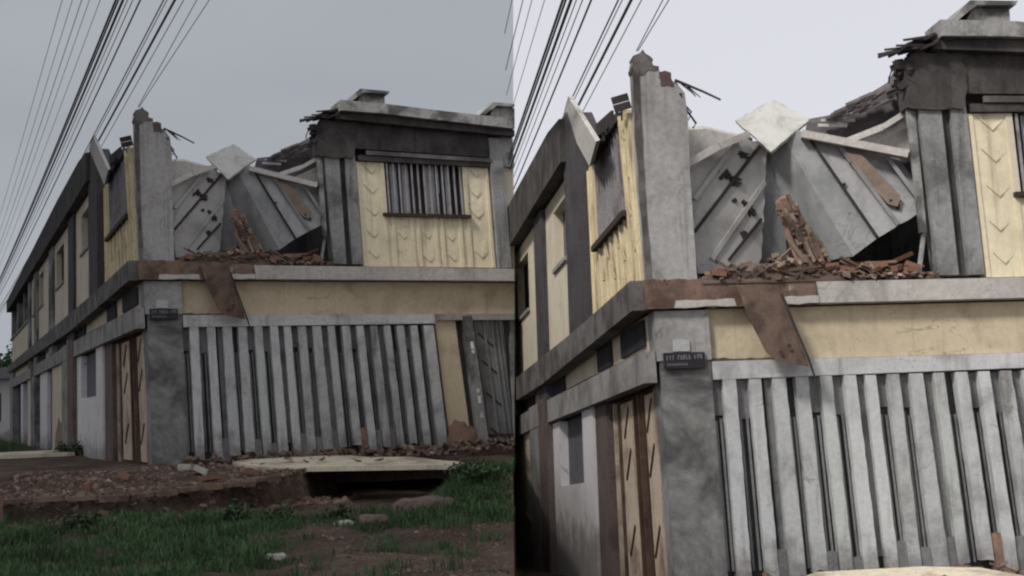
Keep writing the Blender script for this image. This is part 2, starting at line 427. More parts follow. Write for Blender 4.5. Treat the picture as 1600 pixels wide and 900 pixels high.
rb.tube([(.58, .0, 5.36), (.64, .05, 5.18), (.74, .1, 5.04), (.70, .1, 4.99)], .016, 5, .012)
rb.tube([(.64, .05, 5.22), (.69, .05, 5.16), (.66, .1, 5.08)], .012, 4, .008)
part('bent_rebar', rb, 'tile', pl)

cl = part('column', MB().prism([(3.24, 3.3), (3.46, 3.3), (3.47, 5.74), (3.20, 5.74)], 0, .32), 'column', root)
part('column', MB().box(3.57, 3.75, .0, .3, 3.3, 5.36), 'column', root)
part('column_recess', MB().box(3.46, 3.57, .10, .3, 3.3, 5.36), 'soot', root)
part('post', MB().prism([(3.10, 3.78), (3.17, 3.78), (3.185, 5.22), (3.10, 5.22)], .05, .14), 'cornice', root)
part('post', MB().obox((3.03, .06, 3.33), (3.14, .08, 3.78), .035, .05), 'cornice', root)
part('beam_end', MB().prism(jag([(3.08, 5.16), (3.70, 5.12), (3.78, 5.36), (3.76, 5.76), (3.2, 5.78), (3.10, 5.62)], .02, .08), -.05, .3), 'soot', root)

part('cornice', MB().prism([(3.48, 5.90), (4.2, 5.885), (5.2, 5.82), (6.72, 5.735), (6.72, 5.915), (5.6, 5.965), (4.3, 6.05), (3.48, 6.08)], -.30, .35), 'cornice', root)
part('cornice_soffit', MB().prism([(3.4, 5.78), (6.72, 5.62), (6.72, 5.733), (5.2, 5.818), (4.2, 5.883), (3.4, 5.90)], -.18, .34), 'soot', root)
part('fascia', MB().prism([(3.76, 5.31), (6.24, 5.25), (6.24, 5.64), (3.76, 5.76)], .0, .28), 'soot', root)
part('fascia', MB().box(6.50, 6.72, .0, .28, 5.1, 5.63), 'cornice', root)
part('lintel_rail_and_shade', MB().prism([(3.95, 5.20), (6.27, 5.15), (6.27, 5.22), (3.95, 5.27)], -.06, .0), 'darkbeam', root)
part('lintel_rail_and_shade', MB().prism([(3.80, 5.10), (6.24, 5.07), (6.24, 5.148), (3.80, 5.19)], -.025, .22), 'soot', root)  # black bar painted in for the shadow gap under the rail
tl = MB()
for i in range(26):
    x = RNG.uniform(3.0, 3.66); z = 5.78 + (x - 3.0) * .22 + RNG.uniform(-.07, .06)
    tl.obox((x - RNG.uniform(.08, .2), RNG.uniform(-.25, .25), z - RNG.uniform(0, .06)), (x + .12, RNG.uniform(-.25, .25), z + .03), .16, .025, (0, 1, .2))
for i in range(18):
    z = RNG.uniform(5.40, 5.72)
    x = 3.0 + (z - 5.4) * .25 + RNG.uniform(0, .16)
    tl.chunk((x, RNG.uniform(-.05, .25), z), .13)
tl.tube([(3.05, 0, 5.63), (2.96, 0, 5.58), (2.92, 0, 5.50), (2.91, 0, 5.44)], .016, 5, .01)
part('broken_roof_tiles', tl, 'tile', root)
def lantern(dx, dz):
    b = part('roof_lantern', MB().prism([(3.80 + dx, 6.02 + dz), (4.36 + dx, 6.00 + dz), (4.37 + dx, 6.27 + dz), (3.95 + dx, 6.27 + dz)], .0, .6), 'cornice', root)
    part('lantern_lid', MB().prism([(3.64 + dx, 6.10 + dz), (3.72 + dx, 6.10 + dz), (3.97 + dx, 6.28 + dz), (4.41 + dx, 6.275 + dz), (4.44 + dx, 6.32 + dz), (3.90 + dx, 6.335 + dz)], -.12, .75), 'cornice', b)
    if dx == 0: part('lantern_skirt', MB().prism([(4.37, 6.04), (4.78, 6.02), (4.68, 6.07), (4.40, 6.11)], -.05, .5), 'cornice', b)
lantern(0, 0); lantern(2.46, -.10)

# yellow precast panel wall with its barred window
pw = MB()
WX0, WX1, WZ0, WZ1 = 4.27, 5.72, 4.20, 5.08
pw.box(3.77, WX0, .06, .24, 3.27, 5.09); pw.box(WX1, 6.23, .06, .24, 3.27, 5.07); pw.box(WX0, WX1, .06, .24, 3.27, WZ0)
ywall = part('panel_wall', pw, 'yellow', root)
for x in (4.22, 4.36, 4.70, 4.82, 5.14, 5.26, 5.60, 5.76): part('panel_rib', MB().box(x - .03, x + .03, .035, .06, 3.27, 4.19), 'yellow', ywall)
for x in (3.80, 4.22, 5.77, 6.18): part('panel_rib', MB().box(x - .025, x + .025, .036, .06, 4.191 if 4.1 < x < 5.9 else 3.27, 5.06), 'yellow', ywall)
def chevron(x, z, s=.13, hgt=.35):
    """a moulded leaf: flush at its top, standing proud along its V-shaped lower edge"""
    mb = MB(); a = (x - s, z + s * .95); c = (x + s * .85, z + s * .7); p = .011 + RNG.uniform(-.006, .005)
    top = min(z + hgt + s * .2, 5.04 if (x < 4.3 or x > 5.7) else 4.12)
    f = [(a[0], .06 - p, a[1]), (x, .06 - p * 1.25, z), (c[0], .06 - p * .5, c[1]), (c[0], .0585, max(c[1] + .02, top)), (x, .0585, max(z + .05, top - s * .55)), (a[0], .0585, max(a[1] + .02, top))]
    bk_ = [(q[0], .062, q[2]) for q in f]
    mb.add(f + bk_, [(0, 1, 4, 5), (1, 2, 3, 4), (0, 6, 7, 1), (1, 7, 8, 2), (2, 8, 9, 3), (5, 11, 6, 0), (3, 9, 10, 4), (4, 10, 11, 5)])
    o = part('chevron_relief', mb, 'yellow', ywall)
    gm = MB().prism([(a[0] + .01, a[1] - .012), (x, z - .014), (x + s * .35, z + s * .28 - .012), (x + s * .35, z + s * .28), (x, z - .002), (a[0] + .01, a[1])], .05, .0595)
    part('chevron_line', gm, 'shadeline', ywall)  # painted bar in place of the shadow below the relief's edge
for z in (3.42, 3.78, 4.16, 4.55, 4.90):
    chevron(4.02 + RNG.uniform(-.02, .02), z, RNG.uniform(.12, .16))
    if z != 3.78: chevron(5.98 + RNG.uniform(-.02, .02), z + RNG.uniform(-.02, .02), RNG.uniform(.10, .14))
for x, z in ((4.55, 3.76), (4.99, 3.36), (4.99, 3.78), (5.43, 3.74), (5.45, 3.38)): chevron(x, z, RNG.uniform(.09, .13))
win = part('window', MB().box(WX0, WX1, .19, .22, WZ0, WZ1), 'glass', root)
bars = []
for i in range(13):
    x = WX0 + .05 + i * (WX1 - WX0 - .1) / 12
    part('bar', MB().box(x - .014, x + .014, .03, .06, WZ0, WZ1), 'bar', win)
part('sill', MB().box(WX0 - .08, WX1 + .08, -.03, .06, WZ0 - .055, WZ0), 'darkmetal', win)
for a, b_, z0 in ((4.40, 4.52, 4.2), (4.62, 4.74, 4.2), (5.02, 5.22, 4.2), (5.24, 5.30, 4.6), (5.42, 5.50, 4.2)):
    part('curtain', MB().box(a, b_, .15, .17, z0, WZ1), 'cloth', win)
part('frame', MB().box(WX0 - .07, WX0, .03, .2, WZ0, WZ1), 'beige', win); part('frame', MB().box(WX1, WX1 + .05, .03, .2, WZ0, WZ1), 'beige', win)
part('column', MB().box(6.24, 6.48, -.05, .3, 3.26, 5.6), 'column', root)
part('side_panel_wall', MB().box(6.48, 6.72, .06, .24, 3.26, 5.1), 'beige', root)

# floor slab and its edge
sl = part('floor_slab', MB().box(.25, 6.70, .36, 8.0, 3.06, 3.27), 'edge', root)
part('slab_edge', MB().prism([(1.86, 3.02), (6.72, 3.02), (6.72, 3.235), (1.84, 3.25)], -.14, .355), 'edge', sl)
part('broken_slab_edge', MB().prism(jag([(-.02, 3.0), (1.855, 3.01), (1.835, 3.26), (1.0, 3.31), (.4, 3.30), (-.02, 3.32)], .016, .1), -.12, .355), 'brickedge', sl)
part('edge_plaster', MB().prism(jag([(.28, 3.005), (.95, 3.01), (.93, 3.09), (.30, 3.08)], .008, .1), -.135, -.1), 'edge', sl)
part('edge_plaster', MB().prism(jag([(1.30, 3.01), (1.85, 3.02), (1.85, 3.10), (1.34, 3.09)], .008, .1), -.137, -.1), 'edge', sl)

# --- ground storey, street front
part('frieze', MB().box(.64, 6.72, .08, .26, 2.44, 3.0), 'frieze', root)
part('damp_line', MB().prism(jag([(.66, 2.43), (1.35, 2.42), (1.34, 2.455), (.66, 2.47)], .01, .06), .05, .1), 'rust', root)
pr = part('corner_pier', MB().prism([(.10, -.35), (.64, -.35), (.64, 2.45), (.10, 2.45)], .0, .5), 'pier', root)
part('pier_head', MB().box(.07, .655, -.02, .5, 2.45, 2.985), 'pillar', pr)
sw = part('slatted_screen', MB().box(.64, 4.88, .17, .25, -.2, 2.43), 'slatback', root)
part('screen_header', MB().prism([(.655, 2.235), (4.92, 2.275), (4.92, 2.43), (.655, 2.43)], -.035, .17), 'slat', sw)
GAPS = [(.63, .75), (.89, 1.03), (1.16, 1.28), (1.42, 1.53), (1.67, 1.79), (1.92, 2.05), (2.17, 2.28), (2.40, 2.52), (2.65, 2.76), (2.90, 3.02), (3.14, 3.26), (3.39, 3.51), (3.63, 3.75), (3.87, 3.99), (4.10, 4.22), (4.34, 4.46), (4.58, 4.70)]
edges = [g[1] for g in GAPS]; starts = [g[0] for g in GAPS[1:]] + [4.87]
for i, (a, b) in enumerate(zip(edges, starts)):
    t = RNG.uniform(-.012, .012); bot = [.02, -.02, .12, .16, .06, .10, .15, .10, .12, .16, .22, .12, .18, .12, .2, .14, .16][i]
    wide = .025 if i in (5, 8, 2) else 0
    g = RNG.uniform(-.002, .008)
    ol = [(a + t - g, bot), (a + t + .06, bot - RNG.uniform(-.03, .03)), (b + t + wide + g, bot + RNG.uniform(-.04, .04)), (b + wide * .3, 2.24), (a, 2.24)]
    mb = MB(); mb.prism(jag(ol, .004, .12), -.03 + RNG.uniform(-.016, .014), .15)
    part('slat', mb, ('slat', 'slatworn', 'slat', 'slatgreen', 'slatworn')[(i * 7) % 5], sw)
for i, (a, b) in enumerate(GAPS):
    if i in (0, 1, 4, 5, 7, 8, 11, 12, 15): part('fill_block', MB().box(a + .002, b - .002, .10, .168, RNG.uniform(1.78, 1.9), 2.235), 'slatfill', sw)
    if i in (2, 6, 9, 13): part('fill_block', MB().box(a + .05, b - .002, .09, .168, .3, 2.235), 'slatfill', sw)
    if i not in (2, 6, 9, 13):
        for x in (a + .035, b - .035): part('thin_rod', MB().box(x - .012, x + .012, .08, .105, .2, RNG.uniform(1.78, 1.84)), 'slatfill', sw)
    if i in (2, 4, 5, 7, 8, 9, 11, 12, 13): part('foot_block', MB().box(a + .003, b - .003, .0, .168, .02, RNG.uniform(.28, .5), .01), 'slatfill' if i != 11 else 'brick', sw)
part('ledge', MB().prism(jag([(.7, -.14), (5.0, -.10), (5.0, -.02), (.7, -.03)], .01, .15), -.75, -.065), 'redjamb', root)
part('plinth', MB().prism(jag([(.64, -.4), (6.72, -.4), (6.72, .12), (5.0, .12), (3.6, .05), (.64, .0)], .01, .2), -.06, .2), 'redjamb', root)
pp = part('plain_panel', MB().box(4.93, 5.30, .03, .2, .1, 2.33), 'frieze', root)
part('bare_brick', MB().prism(jag([(4.86, -.1), (5.44, -.1), (5.40, .40), (5.22, .56), (5.05, .60), (4.90, .48)], .03, .07), .0, .1), 'brick', pp)
part('panel_jamb', MB().box(4.875, 4.93, .1, .2, .1, 2.27).box(5.30, 5.42, .14, .22, .1, 2.33), 'slatback', pp)
part('column', MB().box(5.42, 5.60, -.045, .25, .05, 2.40), 'pier', root)
part('header_beam', MB().box(4.92, 6.72, -.04, .25, 2.331, 2.438), 'beam', root)
gt = part('gate', MB().box(5.66, 6.22, .08, .12, .22, 2.33), 'slatfill', root)
for z in (.42, 1.05, 1.62, 2.1):
    part('brace', MB().obox((5.72, .075, z), (5.98, .075, z - .24), .03, .025), 'darkmetal', gt)
for x in (5.84, 5.99, 6.08, 6.15): part('gate_rib', MB().box(x - .016, x + .016, .05, .079, .22, 2.32), 'slatfill', gt)
part('gate_jamb', MB().box(5.60, 5.66, .06, .2, .1, 2.33).box(6.22, 6.34, .12, .2, .1, 2.33), 'slatback', gt)
part('rail', MB().box(5.62, 6.36, .04, .08, .20, .235).box(5.62, 6.36, .04, .08, .29, .32), 'darkmetal', gt)
for z in (.62, .86, 1.05, 1.75, 1.83): part('flaked_paint', MB().box(5.505, 5.555, -.054, -.04, z, z + RNG.uniform(.05, .14), .006), 'white', root)
part('column', MB().box(6.34, 6.72, .0, .25, .1, 2.33), 'pier', root)

# --- side wing along the street (plane x = 0, facing -x)
def L(mb, y0, y1, z0, z1, x0=0.0, x1=.2): return mb.box(x0, x1, y0, y1, z0, z1)
mb = MB()
GY0, GY1, GZ0, GZ1 = 1.08, 4.25, 4.22, 5.25
mb.xprism([(.36, 3.26), (GY0, 3.26), (GY0, 5.26), (.8, 5.2), (.6, 5.3), (.36, 5.22)], .03, .2); L(mb, GY1, 5.08, 3.28, 5.3, .03); L(mb, GY0, GY1, 3.26, GZ0, .03)
sidey = part('panel_wall', mb, 'yellowdirty', root)
mb = MB()
for y in (.5, .95, 1.3, 1.8, 2.3, 2.8, 3.4, 4.0, 4.6, 4.95): part('panel_rib', MB().box(.005, .03, y - .05, y + .05, 3.28, 4.17 if 1.0 < y < 4.3 else 5.28), 'yellowdirty', sidey)
for y, z in ((.62, 3.7), (.7, 4.1), (.62, 4.5), (.7, 4.95), (1.55, 3.7), (2.05, 3.9), (2.6, 3.6), (3.1, 3.9), (3.7, 3.7)):
    part('chevron_line', MB().obox((.0, y - .14, z), (.0, y + .1, z + .2), .025, .02), 'shadeline', sidey)  # chevron shadow lines as painted bars, no relief on this side
sw_ = part('window', L(MB(), GY0, GY1, GZ0, GZ1, .10, .13), 'greywin', root)
for i in range(11):
    y = GY0 + .1 + i * (GY1 - GY0 - .2) / 10
    part('bar', L(MB(), y - .03, y + .03, GZ0, GZ1, .03, .06), 'bar', sw_)
part('sill', L(MB(), GY0 - .12, GY1 + .12, GZ0 - .07, GZ0, -.05, .03), 'darkmetal', sw_)
mb = MB()
for i in range(16): mb.obox((RNG.uniform(-.1, .1), RNG.uniform(1.1, 3.8), RNG.uniform(5.26, 5.36)), (RNG.uniform(0, .3), RNG.uniform(1.1, 3.8), RNG.uniform(5.28, 5.42)), .16, .03)
mb.box(-.02, .22, 1.0, 4.3, 5.252, 5.32, .03)
for z_, y_ in ((5.36, .42), (5.25, .30)): mb.obox((-.12, y_, z_), (.06, y_ - .06, z_ + .04), .08, .02)
part('broken_roof_tiles', mb, 'tile', root)
part('side_column', MB().xprism([(5.08, 3.0), (6.85, 3.0), (6.85, 6.3), (6.4, 6.33), (5.9, 6.1), (5.08, 5.72)], -.12, .25), 'darkcol', root)
UB = [(6.85, 11.0, 8.0, 9.7, 4.52, 5.38, 'greywin'), (12.4, 17.4, 14.4, 16.9, 4.38, 5.36, 'glass'), (18.8, 24.0, 21.9, 23.9, 4.40, 5.42, 'glass'), (25.4, 27.6, 26.2, 27.0, 4.4, 5.3, 'glass')]
for (y0, y1, a, b, z0, z1, gm) in UB:
    mb = MB(); L(mb, y0, a, 3.26, 5.62); L(mb, b, y1, 3.26, 5.62); L(mb, a, b, 3.26, z0); L(mb, a, b, z1, 5.62)
    part('upper_wall', mb, 'beige', root)
    wn = part('window', L(MB(), a, b, z0, z1, .14, .17), gm, root)
    part('sill', L(MB(), a - .1, b + .1, z0 - .06, z0, -.04, .0), 'beam', wn)
for y0, y1 in ((11.0, 12.4), (17.4, 18.8), (24.0, 25.4), (27.6, 28.6)):
    part('side_column', L(MB(), y0, y1, 2.66, 5.62, -.07, .2), 'pier' if y0 != 11 else 'darkcol', root)
# balcony opening at the far end
part('balcony_recess', L(MB(), 28.6, 41.2, 4.35, 5.62, .5, .6), 'glass', root)
part('balcony_wall', L(MB(), 28.6, 41.2, 3.26, 4.35), 'beige', root)
mb = MB()
for y in (32.0, 36.5, 41.0): L(mb, y, y + .8, 4.35, 5.62, .0, .3)
L(mb, 28.6, 41.8, 4.35, 4.45, -.05, .0)
part('balcony_post', mb, 'pier', root)
part('eave', MB().xprism([(6.5, 5.66), (41.9, 5.62), (41.9, 6.12), (14, 6.38), (8.2, 6.36), (6.5, 6.26)], -.20, .3), 'soot', root)
part('roof', MB().box(.3, 6.70, 8.0, 42.0, 5.9, 6.15).box(3.4, 6.70, .35, 8.0, 5.6, 5.72), 'roofdark', root)
# floor band, recess and lintel beam
part('side_slab_edge', MB().xprism([(.0, 3.0), (11.0, 2.86), (41.8, 2.98), (41.8, 3.27), (11.0, 3.27), (5.2, 3.27), (.0, 3.32)], -.16, .02), 'darkbeam', root)
part('recess_wall', L(MB(), .5, 41.8, 2.4, 2.98, .06, .2), 'beige', root)
for a, b in ((.6, 2.6), (3.6, 5.0), (9.4, 11.0), (14.6, 17.2), (22, 25)): part('recess_opening', L(MB(), a, b, 2.66, 2.95, .03, .06), 'glass', root)
part('side_lintel', MB().xprism([(.0, 2.22), (6.0, 2.24), (12.4, 2.28), (41.8, 2.30), (41.8, 2.64), (12.4, 2.62), (6.0, 2.60), (.0, 2.56)], -.08, .058), 'beam', root)
# ground-storey bays
dr = part('double_door', L(MB(), .5, 4.35, -.1, 2.24, .16, .2), 'wood', root)
mb = MB(); L(mb, .75, 1.45, .05, 2.16, .11, .16); L(mb, 2.45, 3.5, .05, 2.16, .11, .16)
dp = part('door_panel', mb, 'doorcream', dr)
for y in (1.1, 2.97):
    for z in (.35, 1.25, 1.75): part('chevron_line', MB().obox((.105, y + .24, z), (.105, y - .22, z + .34), .04, .02), 'wood', dp)
for y, mt in ((.62, 'doorcream'), (1.6, 'wood'), (1.95, 'rust'), (2.3, 'wood'), (3.7, 'rust'), (4.1, 'doorcream')): part('door_stile', L(MB(), y - .05, y + .05, -.05, 2.2, .10, .16), mt, dr)
part('door_jamb', L(MB(), 4.35, 5.5, -.2, 2.24, .04, .3), 'redjamb', root)
mb = MB(); L(mb, 5.5, 6.7, -.3, 2.24, .0); L(mb, 9.9, 10.9, -.3, 2.24); L(mb, 6.7, 9.9, -.3, 1.27)
ww = part('lower_wall', mb, 'white', root)
wn = part('window', L(MB(), 6.7, 9.9, 1.27, 2.24, .13, .16), 'greywin', root)
part('side_column', L(MB(), 10.9, 12.3, -.3, 2.66, -.1, .25), 'redjamb', root)
part('side_column', L(MB(), 12.3, 14.4, -.3, 2.66, -.07, .2), 'beam', root)
mb = MB(); L(mb, 14.4, 18.5, -.3, 2.28); lw = part('lower_wall', mb, 'beige', root)
part('bare_brick', MB().xprism(jag([(14.45, -.2), (17.6, -.2), (17.2, .5), (16.3, .9), (15.2, .7), (14.45, 1.0)], .06, .3), -.01, .05), 'brick', lw)
part('door', L(MB(), 18.5, 20.4, -.3, 2.28, .1, .15), 'redjamb', root)
part('lower_wall', L(MB(), 20.4, 23.5, -.3, 2.28), 'white', root)
part('door', L(MB(), 23.5, 25.0, -.3, 2.28, .1, .15), 'wood', root)
part('side_column', L(MB(), 25.0, 27.0, -.3, 2.66, -.08, .2), 'pier', root)
part('lower_wall', L(MB(), 27.0, 30.0, -.3, 2.28), 'beige', root)
part('door', L(MB(), 30.0, 33.0, -.3, 2.28, .2, .3), 'glass', root)
part('lower_wall', L(MB(), 33.0, 34.4, -.3, 2.28), 'white', root)
part('door', L(MB(), 34.4, 39.5, -.3, 2.28, .2, .3), 'glass', root)
part('side_column', L(MB(), 39.5, 41.8, -.3, 3.3, -.06, .2), 'beam', root)
# closing walls, so the house is a house from behind as well
part('back_wall', MB().box(.2, 6.72, 41.6, 41.8, -.4, 5.9), 'beam', root)
part('party_wall', MB().box(6.72, 6.86, 1.15, 41.8, -.4, 5.62), 'white', root)  # white chosen to bounce light onto the nearer building's side wing
part('inner_wall', MB().box(.3, 3.5, 2.6, 2.75, 3.27, 4.95).box(3.42, 3.5, .36, 2.6, 3.27, 5.3), 'soot', root)  # added in black so gaps in the collapsed corner look dark
part('inner_wall', MB().box(.2, 6.72, 7.9, 8.0, 3.27, 5.9), 'beam', root)

# ------------------------------------------------------------------ things fallen in the collapsed corner
def flat(poly, i, j, k):
    """the outline laid flat in the plane through three of its corners"""
    a, b, c = Vector(poly[i]), Vector(poly[j]), Vector(poly[k]); n_ = (b - a).cross(c - a)
    return [(x, a.y - (n_.x * (x - a.x) + n_.z * (z - a.z)) / n_.y, z) for x, y, z in poly]
def ragged(poly, amp=.012, step=.1, rng=RNG):
    out_ = []
    for a, b in zip(poly, poly[1:] + poly[:1]):
        a, b = Vector(a), Vector(b); k = max(1, int((b - a).length / step))
        for i in range(k):
            p = a.lerp(b, i / k)
            if i: p.x += rng.uniform(-amp, amp); p.z += rng.uniform(-amp, amp)
            out_.append(tuple(p))
    return out_
D = (0.05, .28, .06)
ls = loose('fallen_slab', MB().shell(ragged(flat([(.60,.20,4.40),(.67,.20,4.55),(.88,.22,4.73),(1.35,.35,4.94),(1.62,.52,4.82),(1.54,.60,4.42),(1.41,.55,3.58),(1.30,.5,3.44),(1.04,.40,3.40),(.63,.2,3.40)], 0, 4, 9)), D), 'slab', 'pale fallen ceiling slab with dark holes leaning by the corner pillar of the {b}', 'slab', 'fallen ceiling slabs')
mb = MB(); mb.obox((1.52, .47, 4.85), (.63, .20, 3.86), .03, .04); mb.obox((1.45, .45, 4.02), (1.00, .315, 3.55), .025, .04)
loose_part('seam', mb, 'hole', ls)
for a, b in (((1.25, .38, 4.90), (.66, .19, 4.22)), ((1.54, .48, 4.44), (.80, .24, 3.56))):
    loose_part('rib', MB().obox(a, b, .05, .03), 'slab', ls)
def blot(c, r, n_=15, rng=RNG):
    return [(c[0] + r * rng.choice((.35, .6, .8, 1.0, 1.15, 1.3)) * math.cos(6.28 * i / n_), c[1], c[2] + r * rng.choice((.4, .6, .8, 1.0, 1.2)) * math.sin(6.28 * i / n_)) for i in range(n_)]
mb = MB()
for x, y, z, r in ((1.16, .24, 4.44, .085), (1.10, .22, 4.50, .05), (1.30, .30, 4.74, .07), (1.34, .38, 4.10, .06), (1.30, .36, 4.18, .055), (1.15, .3, 4.22, .03), (1.22, .36, 3.84, .045), (1.12, .33, 3.92, .025), (.98, .25, 4.56, .03)):
    mb.shell(blot((x, .195 + (x - .62) * .32 - .012, z), r), (0, .06, 0))
mb.obox((1.0, .31, 4.46), (1.10, .345, 4.56), .035, .04); mb.obox((1.24, .39, 4.22), (1.38, .435, 4.06), .04, .04)
loose_part('hole', mb, 'hole', ls)
loose('fallen_slab', MB().shell([(1.60,.64,4.83),(1.67,.66,4.81),(1.70,.64,4.47),(1.76,.62,4.1),(1.74,.62,3.42),(1.38,.60,3.42)], (0, .25, .03)), 'slabblue', 'narrow grey slab standing in the gap between the two fallen slabs of the {b}', 'slab')
D2 = (.10, .5, .12)
fb = loose('fallen_block', MB().shell(ragged(flat([(1.67,.62,4.81),(1.81,.45,4.90),(2.34,.10,3.54),(2.07,.30,3.52),(1.74,.50,4.26),(1.67,.60,4.46)], 0, 1, 2), .006), D2)
           .shell(flat([(1.81,.45,4.90),(1.97,.42,5.02),(2.05,.40,4.95),(2.62,.08,3.73),(2.34,.10,3.54)], 0, 2, 3), D2), 'slabblue', 'blue grey tilted roof block standing on its corner in the {b}', 'roof block')
loose_part('block_face', MB().shell(ragged(flat([(2.055,.40,4.945),(2.30,.34,4.86),(3.04,.22,4.66),(3.17,.18,4.40),(3.20,.15,4.03),(2.63,.08,3.735)], 0, 4, 5), .008), D2), 'slabgrey', fb)
loose_part('seam', MB().obox((2.05, .385, 4.95), (2.62, .065, 3.74), .03, .04), 'hole', fb)
for a, b in (((2.36, .315, 4.85), (2.88, .09, 3.88)), ((2.86, .24, 4.71), (3.14, .13, 4.18))):
    loose_part('rib', MB().obox(a, b, .045, .035), 'slabblue', fb)
loose_part('broken_patch', MB().shell([(2.42,.25,4.72),(2.60,.22,4.68),(2.95,.12,4.20),(2.90,.11,4.08),(2.80,.12,4.11),(2.53,.22,4.50)], (0, .09, 0)), 'rustpatch', fb)
mb = MB()
for x, y, z, r in ((2.52, .26, 4.62, .06), (2.60, .25, 4.55, .05), (2.84, .14, 4.12, .05), (2.92, .14, 4.08, .03), (2.36, .22, 4.36, .025)): mb.shell(blot((x, y - .015, z), r, 7), (0, .05, 0))
loose_part('hole', mb, 'hole', fb)
loose('roof_beam', MB().obox((1.98, .36, 4.95), (3.08, .14, 4.66), .085, .16), 'paleboard', 'pale roof beam lying across the top of the tilted block of the {b}', 'beam', 'fallen roof beams of the {b}')
loose('roof_beam', MB().obox((2.48, .42, 4.86), (2.89, .30, 5.0), .07, .1).obox((2.89, .30, 5.0), (3.24, .22, 5.2), .06, .1), 'paleboard', 'bent pale beam rising from the tilted block to the dark column of the {b}', 'beam', 'fallen roof beams of the {b}')
loose('roof_beam', MB().obox((.60, .14, 4.60), (.98, .20, 4.80), .08, .12).obox((.98, .20, 4.80), (1.35, .32, 4.95), .075, .12), 'paleboard', 'pale beam along the top edge of the fallen slab beside the corner pillar of the {b}', 'beam', 'fallen roof beams of the {b}')
loose('roof_remnant', MB().shell([(.66,.55,5.06),(.95,.58,5.08),(1.28,.64,5.01),(1.50,.66,4.97),(1.45,.66,4.75),(.66,.55,4.50)], (0, .1, .05)), 'paleboard', 'dusty beige strip of roofing hanging behind the corner pillar of the {b}', 'roofing')
loose('roof_sheet', MB().shell(ragged(flat([(1.31,.62,5.18),(1.83,.80,5.45),(2.14,.50,5.15),(1.58,.24,4.74)], 0, 1, 3), .007, .07), (0.01, .03, -.02)), 'sheet', 'white diamond-shaped roof sheet lying on top of the fallen slabs of the {b}', 'sheet')
bk = MB()
bk.shell(jagged := [(2.28,.92,5.19),(2.45,.88,5.21),(2.66,.85,5.24),(2.78,.82,5.33),(2.93,.8,5.38),(3.02,.75,5.46),(3.20,.70,5.56),(3.30,.65,5.72),(3.42,.60,5.84),(3.46,.55,5.08),(3.30,.55,4.62),(2.62,.75,4.80),(2.2,.9,4.95)], (0, .15, .08))
rf = loose('collapsed_roof', bk, 'roofdark', 'dark tiled roof section sagging down beside the sooty column of the {b}', 'roof')
mb = MB()
for i in range(34):
    t = RNG.random(); x = 2.45 + t * .95; z = 5.18 + t * .52 + RNG.uniform(-.28 * t - .02, .03)
    mb.obox((x - .07, .72 - .2 * t, z), (x + .07, .66 - .2 * t, z + .05), .12, .02, (0, 1, .4))
loose_part('roof_tile', mb, 'roofdark', rf)
loose_part('batten', MB().obox((2.35, .78, 5.19), (2.72, .70, 5.17), .03, .05).obox((2.3, .76, 5.13), (2.62, .7, 5.11), .035, .05), 'paleboard', rf)
loose_part('ceiling_board', MB().shell([(2.7,.42,4.80),(3.22,.32,5.02),(3.26,.36,4.76),(3.10,.36,4.68)], (0, .03, .02)), 'paleboard', rf)
loose('brick_fragment', MB().shell([(1.56,.20,4.15),(1.62,.19,4.20),(1.69,.20,4.22),(1.74,.2,4.12),(1.79,.17,4.11),(1.83,.14,3.94),(1.88,.10,3.78),(1.95,.08,3.7),(2.05,.05,3.45),(1.72,.05,3.38),(1.64,.12,3.7),(1.60,.15,3.9)], (.05, .14, .05)), 'brick', 'leaning chunk of red brick wall standing in the rubble of the {b}', 'brick wall')
frag = LOOSE[-1][0]
mb = MB()
for i in range(70):
    t = RNG.random() ** .8; x = 1.62 + t * .27 + RNG.uniform(-.07, .10 + .06 * t); z = 4.16 - t * .62; q = RNG.uniform(.03, .13)
    mb.obox((x - q * .4, .15 - t * .12 + RNG.uniform(-.03, .02), z + q), (x + q * .4 + RNG.uniform(-.03, .03), .14 - t * .12, z - q), RNG.uniform(.015, .05), RNG.uniform(.02, .05), (1, 0, .4))
for i in range(40):
    t = RNG.random(); mb.chunk((1.62 + t * .3 + RNG.uniform(-.12, .14), .10 - t * .1, 4.12 - t * .68), RNG.uniform(.02, .06))
loose_part('brick_course', mb, 'redrubble', frag)
for i, (a, b) in enumerate((((1.30, .0, 3.36), (1.72, .25, 3.66)), ((2.0, -.02, 3.40), (2.55, .2, 3.48)), ((.85, .05, 3.38), (1.2, .1, 3.50)), ((2.5, .02, 3.36), (3.0, .1, 3.56)), ((1.86, .0, 3.36), (1.62, .1, 3.78)))):
    loose('timber', MB().obox(a, b, .04, .045), 'wood' if i % 2 else 'rustpatch', 'broken roof timber sticking out of the upper rubble of the {b}', 'timber', 'broken timbers in the upper rubble of the {b}')
